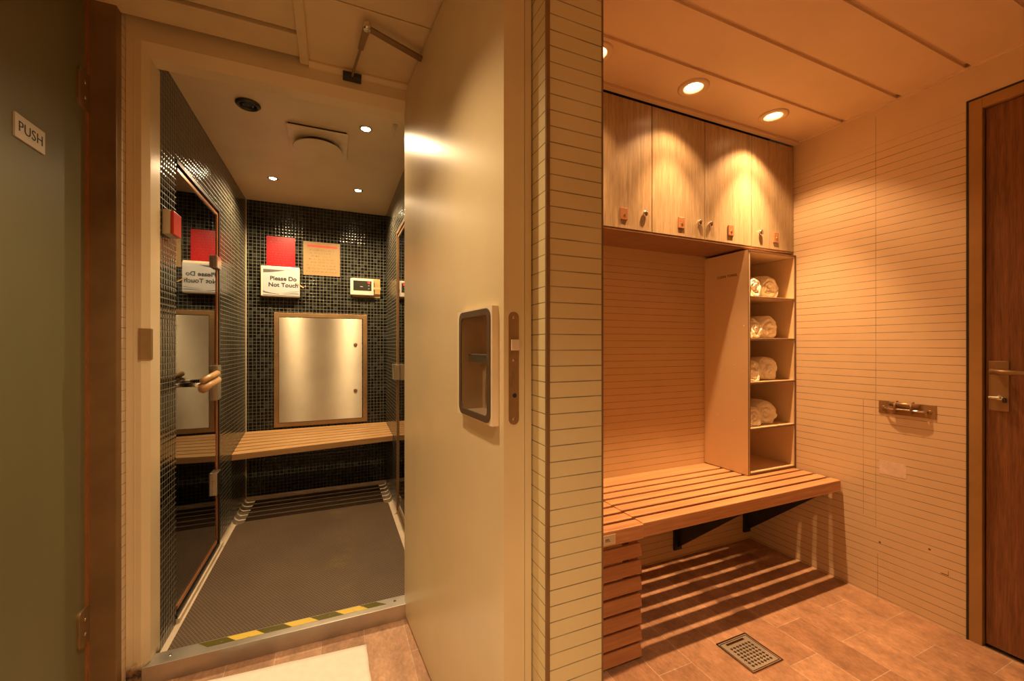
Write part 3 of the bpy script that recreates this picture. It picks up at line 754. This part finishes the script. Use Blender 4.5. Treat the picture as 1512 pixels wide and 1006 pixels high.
# bath mat
bm_ = MB(); nx, nyy = 40, 20
c4 = [Vector((-.40, 1.688)), Vector((.111, 1.655)), Vector((.118, 1.20)), Vector((-.40, 1.22))]
grid = []
for j in range(nyy + 1):
    row = []
    for i in range(nx + 1):
        u, v = i / nx, j / nyy
        p = (c4[0] * (1 - u) + c4[1] * u) * (1 - v) + (c4[3] * (1 - u) + c4[2] * u) * v
        w = noise.noise(Vector((p.x * 9, p.y * 9, 0)))
        row.append(bm_.b.verts.new((p.x + .002 * noise.noise(Vector((p.y * 20, 0, 1))), p.y, .006 + .0025 * max(w, 0))))
    grid.append(row)
for j in range(nyy):
    for i in range(nx): bm_.b.faces.new((grid[j][i], grid[j][i + 1], grid[j + 1][i + 1], grid[j + 1][i]))
o = obj('bath_mat', bm_, 'bathmat', smooth=True)
sm = o.modifiers.new('solid', 'SOLIDIFY'); sm.thickness = .006; sm.offset = -1
tag(o, 'white cotton bath mat on the stone floor before the steam room step', 'bath mat')

# ------------------------------------------------------------------ wall cabinet
CF = 1.430; CZ0, CZ1 = 1.646, 2.217
wc = thing('wall_cabinet', 'long oak wall cabinet with lockable doors under the downlights', 'cabinet', (1.4, 1.56, CZ0))
m = MB().box(XP1 + .001, XR - .001, CF + .018, YB - .001, CZ0, CZ1).box(XP1 + .001, XR - .001, CF + .002, CF + .018, CZ0, CZ0 + .008)
obj('carcass', m, 'carcass', wc)
obj('top_shade_strip', MB().box(XP1 + .001, XR - .001, CF + .03, YB - .01, CZ1, ZC - .001), 'gap_shade', wc)  # solid dark fill painting the shade between cabinet and ceiling
xs = [.652, .975, 1.298, 1.620, 1.945, XR - .004]
for i in range(5):
    a, b_ = xs[i] + .002, xs[i + 1] - .002
    dr = obj('cabinet_door', MB().box(a, b_, CF, CF + .017, CZ0 + .009, CZ1), 'locker', wc, bevel=.001)
    kx = {0: b_ - .045, 1: b_ - .042, 2: b_ - .037, 3: a + .030, 4: a + .059}[i]
    px = {0: b_ - .16, 1: 1.141, 2: 1.468, 3: 1.791, 4: 2.126}[i]
    k = obj('knob', MB().lathe((kx, CF, 1.730), [(.008, 0), (.008, -.003), (.0135, -.006), (.014, -.010), (.010, -.0135), (.003, -.0145)], 'Y', 20), 'chrome', None, smooth=True)
    k.parent = dr; k.location = k.location - wc.location - dr.location
    k = obj('number_plate', MB().box(px - .019, px + .019, CF - .006, CF, 1.690, 1.742), 'louvre', None, bevel=.002)
    k.parent = dr; k.location = k.location - wc.location - dr.location
    k = obj('keyhole', MB().lathe((px + .002, CF - .006, 1.712), [(.006, 0), (.005, -.002)], 'Y', 14).box(px, px + .004, CF - .0085, CF - .008, 1.706, 1.718), 'brass', None)
    k.parent = dr; k.location = k.location - wc.location - dr.location
obj('filler', MB().box(XP1 + .001, .651, CF + .001, CF + .018, CZ0 + .009, CZ1), 'locker', wc)

# ------------------------------------------------------------------ towel shelf
TX0, TX1, TF, TB = 1.905, 2.274, 1.418, YB - .002
TZ0, TZ1 = .497, 1.633
ts = thing('towel_shelf', 'tall cream open shelf unit marked CLEAN TOWEL, standing on the bench', 'shelf', (2.09, 1.55, TZ0))
m = MB().box(TX0, TX0 + .014, TF + .002, TB, TZ0, TZ1)
sp_ = obj('side_panel', m, 'tower', ts)
obj('side_panel', MB().box(TX1 - .014, TX1, TF + .002, TB, TZ0, TZ1), 'tower', ts)
obj('back_panel', MB().box(TX0 + .014, TX1 - .014, TB - .006, TB, TZ0, TZ1), 'tower', ts)
levels = [TZ0 + .012, .732, .966, 1.189, 1.402]
for z in levels: obj('shelf', MB().box(TX0 + .0145, TX1 - .0145, TF + .002, TB - .006, z - .010, z), 'tower', ts)
obj('top_panel', MB().box(TX0 + .0145, TX1 - .0145, TF + .002, TB - .006, TZ1 - .012, TZ1), 'tower', ts)
m = MB()
m.box(TX0, TX0 + .0035, TF, TF + .002, TZ0, TZ1).box(TX0 + .011, TX0 + .0145, TF, TF + .002, TZ0, TZ1).box(TX1 - .008, TX1, TF - .001, TF + .002, TZ0, TZ1)
for z in levels: m.box(TX0 + .0145, TX1 - .008, TF, TF + .0019, z - .010, z - .003)
m.box(TX0, TX1, TF - .001, TF + .0019, TZ1 - .006, TZ1)
obj('edge_banding', m, 'edge', ts, label='dark brown edging on the shelf fronts')
text('lettering', 'CLEAN TOWEL', .0175, 'ink', ts, (TX0 - .0008, 1.541, 1.515), (PI / 2, 0, -PI / 2), bold=.0001, spacing=1.04)
for y, z in ((1.58, 1.02), (1.50, 1.05), (1.445, 1.02), (1.51, 1.25), (1.445, 1.25), (1.60, .78), (1.50, .76)): obj('screw_cap', MB().lathe((TX0, y, z), [(.0035, 0), (.003, -.0008)], 'X', 10), 'casing', ts)

# towels
def towel(seed, R=.066, length=.19):
    """a bundled roll: closed lumpy body whose two ends show the wound layers as a spiral fold"""
    b = bmesh.new(); na, nr, nl = 120, 30, 40
    N = lambda x, y, z: noise.noise(Vector((x, y, z + seed * 3.7)))
    pitch = R * .40; ecc = (.25 * R * math.sin(seed * 5), .2 * R * math.cos(seed * 3))
    def shape(x, y, z, amt=1):
        # folds running along the roll plus slow lumps
        a = math.atan2(z, x); rr = math.hypot(x, z)
        k = rr / R
        f = 1 + k * (.10 * N(math.cos(a) * 1.3, y * 7, math.sin(a) * 1.3) + .05 * N(math.cos(a) * 4, y * 12, math.sin(a) * 4) - .035 * abs(N(math.cos(a) * 5 + 9, y * 5, math.sin(a) * 5)))
        x, z = x * f * 1.02, z * f
        zb = -R * .86
        if z < zb + .012: z = zb + .012 + (z - zb - .012) * .12
        return Vector((x, y, z))
    def endprof(rho):          # how far the end bulges inwards near the rim
        return -.016 * max(0, (rho - .72) / .28) ** 2
    def cap(sgn):
        rings = []
        for i in range(1, nr + 1):
            rho = i / nr; row = []
            for q in range(na):
                a = 2 * PI * q / na; x, z = rho * R * math.cos(a), rho * R * math.sin(a)
                ex, ez = x - ecc[0] * (1 - rho), z - ecc[1] * (1 - rho)
                ph = (math.hypot(ex, ez) / pitch - math.atan2(ez, ex) / (2 * PI) + .35 * N(x * 22, 0, z * 22)) % 1.0
                d = min(ph, 1 - ph)
                groove = -.011 * math.exp(-(d / .11) ** 2) * (1 - rho ** 6)
                step = .006 * (ph - .5) * (1 - rho ** 6)
                y = length / 2 + endprof(rho) + groove + step + .010 * N(x * 28, 3, z * 28) + .005 * N(x * 70, 5, z * 70)
                row.append(b.verts.new(shape(x, sgn * y, z)))
            rings.append(row)
        c = b.verts.new(shape(0, sgn * (length / 2 - .004), 0))
        for q in range(na): b.faces.new((c, rings[0][q], rings[0][(q + 1) % na]))
        for u, w_ in zip(rings, rings[1:]):
            for q in range(na): b.faces.new((u[q], u[(q + 1) % na], w_[(q + 1) % na], w_[q]))
        return rings[-1]
    A, B = cap(-1), cap(1); prev = A
    for i in range(1, nl):
        v = -1 + 2 * i / nl; row = []
        for q in range(na):
            a = 2 * PI * q / na; rb = R * (1 + .05 * (1 - v * v))
            row.append(b.verts.new(shape(rb * math.cos(a), v * (length / 2 - .016), rb * math.sin(a))))
        for q in range(na): b.faces.new((prev[q], prev[(q + 1) % na], row[(q + 1) % na], row[q]))
        prev = row
    for q in range(na): b.faces.new((prev[q], prev[(q + 1) % na], B[(q + 1) % na], B[q]))
    bmesh.ops.recalc_face_normals(b, faces=b.faces)
    me = bpy.data.meshes.new('rolled_towel'); b.to_mesh(me); b.free()
    for p in me.polygons: p.use_smooth = True
    zmin = min(v.co.z for v in me.vertices); me.transform(Matrix.Translation((0, 0, -zmin)))
    me.materials.append(M['towel'])
    o = bpy.data.objects.new('rolled_towel', me); C.objects.link(o)
    return o
names = {4: 'top shelf', 3: 'second shelf from the top', 2: 'third shelf from the top', 1: 'lowest filled shelf'}
k = 0
for lv in (4, 3, 2, 1):
    for sd in (0, 1):
        o = towel(k * 1.7 + .5, R=(.060, .0695)[sd], length=.185)
        x = (1.983, 2.139)[sd] + (.0, .0, .0, .004)[k // 2] * (1 - sd) + (.004, .0, -.002, -.006)[k // 2] * sd
        o.location = (x, 1.545 + (.012 if sd else -.012), levels[lv] + .0005)
        o.rotation_euler = (0, random.uniform(-.2, .2) * 0, (.10, -.10, .05, -.12, .0, -.16, -.10, -.26)[k])
        o.rotation_euler[2] *= .6
        tag(o, 'white towel roll on the %s, %s of the pair' % (names[lv], 'left' if sd == 0 else 'right'), 'towel', 'rolled white towels on the shelf unit')
        k += 1

# ------------------------------------------------------------------ benches
def slats(x0, x1, n_, ystart, mb, thick_front=True, dz=0):
    P, W = .0638, .0472
    for i in range(n_):
        y0 = ystart + i * P
        mb.box(x0, x1, y0, y0 + W, (.440 if i == 0 else .472) + dz, .494 + dz)
BX0 = 1.047
bn = thing('wall_bench', 'orange teak slatted bench fixed along the alcove wall on black brackets', 'bench', (1.66, 1.45, 0))
m = MB(); slats(BX0, XR - .012, 7, 1.200, m); m.box(BX0, XR - .012, 1.630, YB - .001, .470, .4925)
obj('seat', m, 'bench', bn, bevel=.003)
for x, pl in ((1.695, .006), (2.235, .006)):
    g = MB().prism([(1.23, .4395), (YB - .004, .4395), (YB - .004, .055)], x, x + .006, 'X')
    g.box(x - .022, x + .028, YB - .014, YB - .002, .050, .4395).box(x - .018, x + .024, 1.27, YB - .004, .4396, .446)
    obj('bracket', g, 'blackmetal', bn, label='black triangular steel bracket')
for a, b_ in ((1.115, 1.135), (1.645, 1.700), (2.210, 2.259)): obj('cross_rail', MB().box(a, b_, 1.245, 1.66, .4465, .4715), 'louvre', bn)
lb = thing('louvred_bench', 'slatted teak bench end with louvred front boards reaching the floor', 'bench', (.85, 1.44, 0))
m = MB(); slats(XP1 + .004, 1.043, 7, 1.192, m); m.box(XP1 + .004, 1.043, 1.623, YB - .001, .470, .4925)
obj('seat', m, 'bench', lb, bevel=.003)
m = MB()
for i in range(7):
    z = .008 + i * .0613
    m.box(XP1 + .006, 1.036, 1.196, 1.212, z, z + .046, Matrix.Rotation(-.17, 3, 'X'), (0, 1.204, z + .025))
obj('louvre_front', m, 'louvre', lb, bevel=.002)
for a, b_, c_, d_, z_ in ((.99, 1.030, 1.212, 1.248, 0), (.99, 1.030, 1.62, 1.66, 0), (XP1 + .006, XP1 + .04, 1.212, 1.248, 0)): obj('corner_post', MB().box(a, b_, c_, d_, z_, .4395), 'louvre', lb)
obj('side_rail', MB().box(.995, 1.020, 1.248, 1.62, .40, .4715), 'louvre', lb)
pls = obj('price_tag', MB().box(.80, .915, 1.1902, 1.1918, .447, .482), 'casing', lb, label='pale paper tag on the front slat')
pls.name = 'paper_tag'
text('lettering', 'm.', .022, 'ink', lb, (.882, 1.1898, .4655), FRONT)

# ------------------------------------------------------------------ drain
dx0, dx1, dy0, dy1 = 1.343, 1.505, .980, 1.137
dn = thing('floor_drain', 'rectangular steel floor drain grate in the stone tiles before the bench', 'drain', ((dx0 + dx1) / 2, (dy0 + dy1) / 2, 0))
m = MB().rring(dx0, dx1, dy0, dy1, .006, .003, .0003, .003, 'Z').rring(dx0 + .009, dx1 - .009, dy0 + .009, dy1 - .009, .003, .003, .0003, .0022, 'Z')
obj('frame', m, 'chrome', dn)
obj('grate', MB().box(dx0 + .006, dx1 - .006, dy0 + .006, dy1 - .006, .0002, .0012), 'drain', dn)
m = MB(); m2 = MB()
for i in range(7):
    for j in range(7):
        x = dx0 + .034 + i * .0158; y = dy0 + .026 + j * .0145
        m.lathe((x, y, .0012), [(.0048, 0), (.0048, .0006)], n=12)
        m2.lathe((x, y + .001, .0012), [(.0062, 0), (.0056, .0012), (.0048, .0006)], n=12, cap=False)
obj('holes', m, 'black', dn); obj('hole_rims', m2, 'chrome', dn)
obj('slot', MB().box(dx0 + .034, dx1 - .034, dy1 - .026, dy1 - .016, .0012, .0022), 'chrome', dn, bevel=.001, label='bright raised bar on the grate')

# hook rail
hr = thing('hook_rail', 'bronze hook rail screwed to the ribbed tile wall', 'hook rail', (XR, .957, .875))
obj('backplate', MB().box(XR - .0035, XR, .858, 1.053, .845, .903), 'brass', hr, bevel=.003)
m = MB()
m.tube([(XR - .004, 1.033, .872), (XR - .018, 1.022, .872), (XR - .022, 1.00, .872), (XR - .022, .912, .872), (XR - .018, .893, .872), (XR - .004, .882, .872)], .0042)
obj('bar', m, 'chrome', hr, smooth=True)
for y in (.985, .930):
    obj('hook', MB().tube([(XR - .004, y, .905), (XR - .018, y, .905), (XR - .027, y, .895), (XR - .027, y, .876), (XR - .018, y, .860), (XR - .009, y, .864)], .0038), 'brass', hr, smooth=True)
obj('roller', MB().tube([(XR - .016, 1.006, .893), (XR - .016, .906, .893)], .010, 14), 'brass', hr, smooth=True)
for y in (1.035, .877): obj('screw', MB().lathe((XR - .0035, y, .872), [(.008, 0), (.006, -.003)], 'X', 14), 'brass', hr)
pt = thing('wall_patch', 'faded pinkish paper patch on the ribbed wall below the hook rail', 'sticker', (XR, 1.0, .57))
obj('sheet', MB().box(XR - .0008, XR - .0001, .956, 1.052, .570, .630), 'sticker', pt)
wm = thing('wall_marks', 'two dark screw holes and a scratch low on the right wall', 'marks', (XR, .95, .22))
for y, z in ((1.05, .255), (.88, .30)): obj('screw_hole', MB().lathe((XR, y, z), [(.0045, 0), (.004, -.0006)], 'X', 10), 'brown_ink', wm)
obj('scratch', MB().box(XR - .0004, XR, .822, .845, .218, .2215).box(XR - .0004, XR, .822, .8235, .2215, .238), 'brown_ink', wm)

# ------------------------------------------------------------------ wooden door right
d3 = thing('door_3', 'dark striped wooden door in a mustard frame at the right edge', 'door', (XR + .02, .3, 0), kind='structure')
m = MB().box(XR - .004, XR + .06, .727, .764, 0, 2.100).box(XR - .004, XR + .06, -.14, -.103, 0, 2.100).box(XR - .004, XR + .06, -.103, .727, 2.060, 2.100)
obj('frame', m, 'dframe', d3, bevel=.0015)
m = MB().box(XR - .0055, XR - .0015, .764, .770, 0, 2.106).box(XR - .0055, XR - .0015, -.14, .764, 2.1005, 2.106)
obj('gasket', m, 'black', d3)
lf = obj('leaf', MB().box(XR + .014, XR + .055, -.10, .722, .010, 2.056), 'doorwood', d3)
obj('threshold', MB().box(XR - .002, XR + .055, -.10, .724, .0, .004), 'steel_v', d3)
pl = obj('lever_plate', MB().box(XR + .009, XR + .014, .663, .715, .905, 1.092), 'brass', d3, bevel=.001, label='bronze door plate')
def sub3(name, mb, mat, **k):
    o = obj(name, mb, mat, None, **k); o.parent = pl; o.location = o.location - pl.location - d3.location; return o
sub3('lever', MB().tube([(XR + .009, .690, 1.053), (XR - .03, .690, 1.053)], .010, 14).tube([(XR - .026, .700, 1.053), (XR - .028, .66, 1.052), (XR - .028, .57, 1.050)], [.011, .0095, .0075], 14), 'brass', smooth=True)
sub3('thumb_turn', MB().lathe((XR + .009, .685, .955), [(.010, 0), (.010, -.008)], 'X', 16).box(XR - .014, XR + .001, .679, .7095, .951, .9595), 'chrome', bevel=.002)
sub3('cylinder_guard', MB().box(XR - .004, XR + .009, .668, .676, .938, .955), 'blackmetal', bevel=.002)
struct('wall_behind_door', MB().box(XR + .08, XR + .1, -.2, .85, 0, 2.3), 'dark_room', 'dark backing behind the wooden door', 'wall')

# ------------------------------------------------------------------ downlights
def add_spot(name, loc, energy, col, size, blend, rad=.014, rot=(0, 0, 0)):
    l = bpy.data.lights.new(name, 'SPOT'); l.energy = energy; l.color = col; l.spot_size = math.radians(size); l.spot_blend = blend; l.shadow_soft_size = rad
    o = bpy.data.objects.new(name, l); C.objects.link(o); o.location = loc; o.rotation_euler = rot; return o
WARM = (1, .58, .27); LOB = (1, .73, .43); STM = (1, .70, .38)
def downlight(x, y, lab, grp, z=ZC):
    t = thing('downlight', lab, 'downlight', (x, y, z), grp)
    obj('trim_ring', MB().lathe((x, y, z), [(.062, 0), (.062, -.004), (.052, -.008), (HR - .001, -.005), (HR - .001, .002)], cap=False, n=40), 'ceil', t, smooth=True)
    obj('reflector', MB().lathe((x, y, z), [(HR - .001, .001), (.034, .03), (.022, .055)], n=40, cap=False), 'reflector', t, smooth=True)
    obj('bulb', MB().lathe((x, y, z), [(.033, .030), (.028, .040), (.015, .034), (.004, .032)], n=30), 'lamp_w', t, smooth=True)
    return t
base = downlight(*LIGHTS[0], 'recessed warm downlight in the alcove ceiling, middle of the three', 'alcove downlights')
dup(base, (*LIGHTS[1], ZC), 'recessed warm downlight in the alcove ceiling, nearest the right wall')
dup(base, (*LIGHTS[2], ZC), 'recessed warm downlight half hidden behind the ribbed pier')
for i, (x, y) in enumerate(LIGHTS):
    e = (42, 78, 26)[i]
    add_spot('downlight_beam_wide', (x, y, ZC - .010), e * .24, WARM, 112, .45)
    add_spot('downlight_beam_narrow', (x, y, ZC - .010), e * 1.0, WARM, 70, .7)
    add_spot('downlight_beam_core', (x, y, ZC - .010), e * .9, WARM, 42, .9)
for (x, y), w in SPOTS:
    add_spot('steam_spot', (x, y, ZS - .012), 26 if y < 2.5 else 60, STM, 150, .6, .012)
# two lobby lamps out of view, plus an added fill lamp on the right
def lamp(x, y, e, lab, col=LOB, size=112):
    t = thing('downlight', lab, 'downlight', (x, y, ZC), 'lobby downlights')
    obj('trim_ring', MB().lathe((x, y, ZC), [(.062, 0), (.062, -.004), (.05, -.008), (.04, -.003), (.04, 0)], cap=False), 'ceil', t, smooth=True)
    obj('bulb', MB().lathe((x, y, ZC), [(.038, -.0005), (.03, -.003), (.004, -.003)]), 'lamp_w', t)
    add_spot('lobby_beam', (x, y, ZC - .012), e, col, size, 1.0, .03)
lamp(-.14, 1.0, 72, 'lobby downlight overhead, beyond the top of the view')
lamp(-.16, -.40, 250, 'lobby downlight behind the viewer on the left')
lamp(1.40, -.10, 12, 'added fill light behind the viewer on the right', WARM)  # unseen lamp added as fill, not a known fitting

# ------------------------------------------------------------------ world, camera
w = bpy.data.worlds.new('world'); sc.world = w; w.use_nodes = True
w.node_tree.nodes['Background'].inputs[0].default_value = (.02, .012, .006, 1)
cd = bpy.data.cameras.new('camera'); cd.sensor_width = 36; cd.lens = 36 * f_px / 1512; cd.shift_y = (hz - 503) / 1512; cd.clip_start = .01
co = bpy.data.objects.new('camera', cd); C.objects.link(co); co.location = (0, 0, CAM_H); co.rotation_euler = (PI / 2, 0, -TH)
sc.camera = co
sc.view_settings.view_transform = 'Standard'; sc.view_settings.look = 'None'
sc.view_settings.exposure = 0.16; sc.view_settings.gamma = 1; sc.view_settings.use_curve_mapping = False
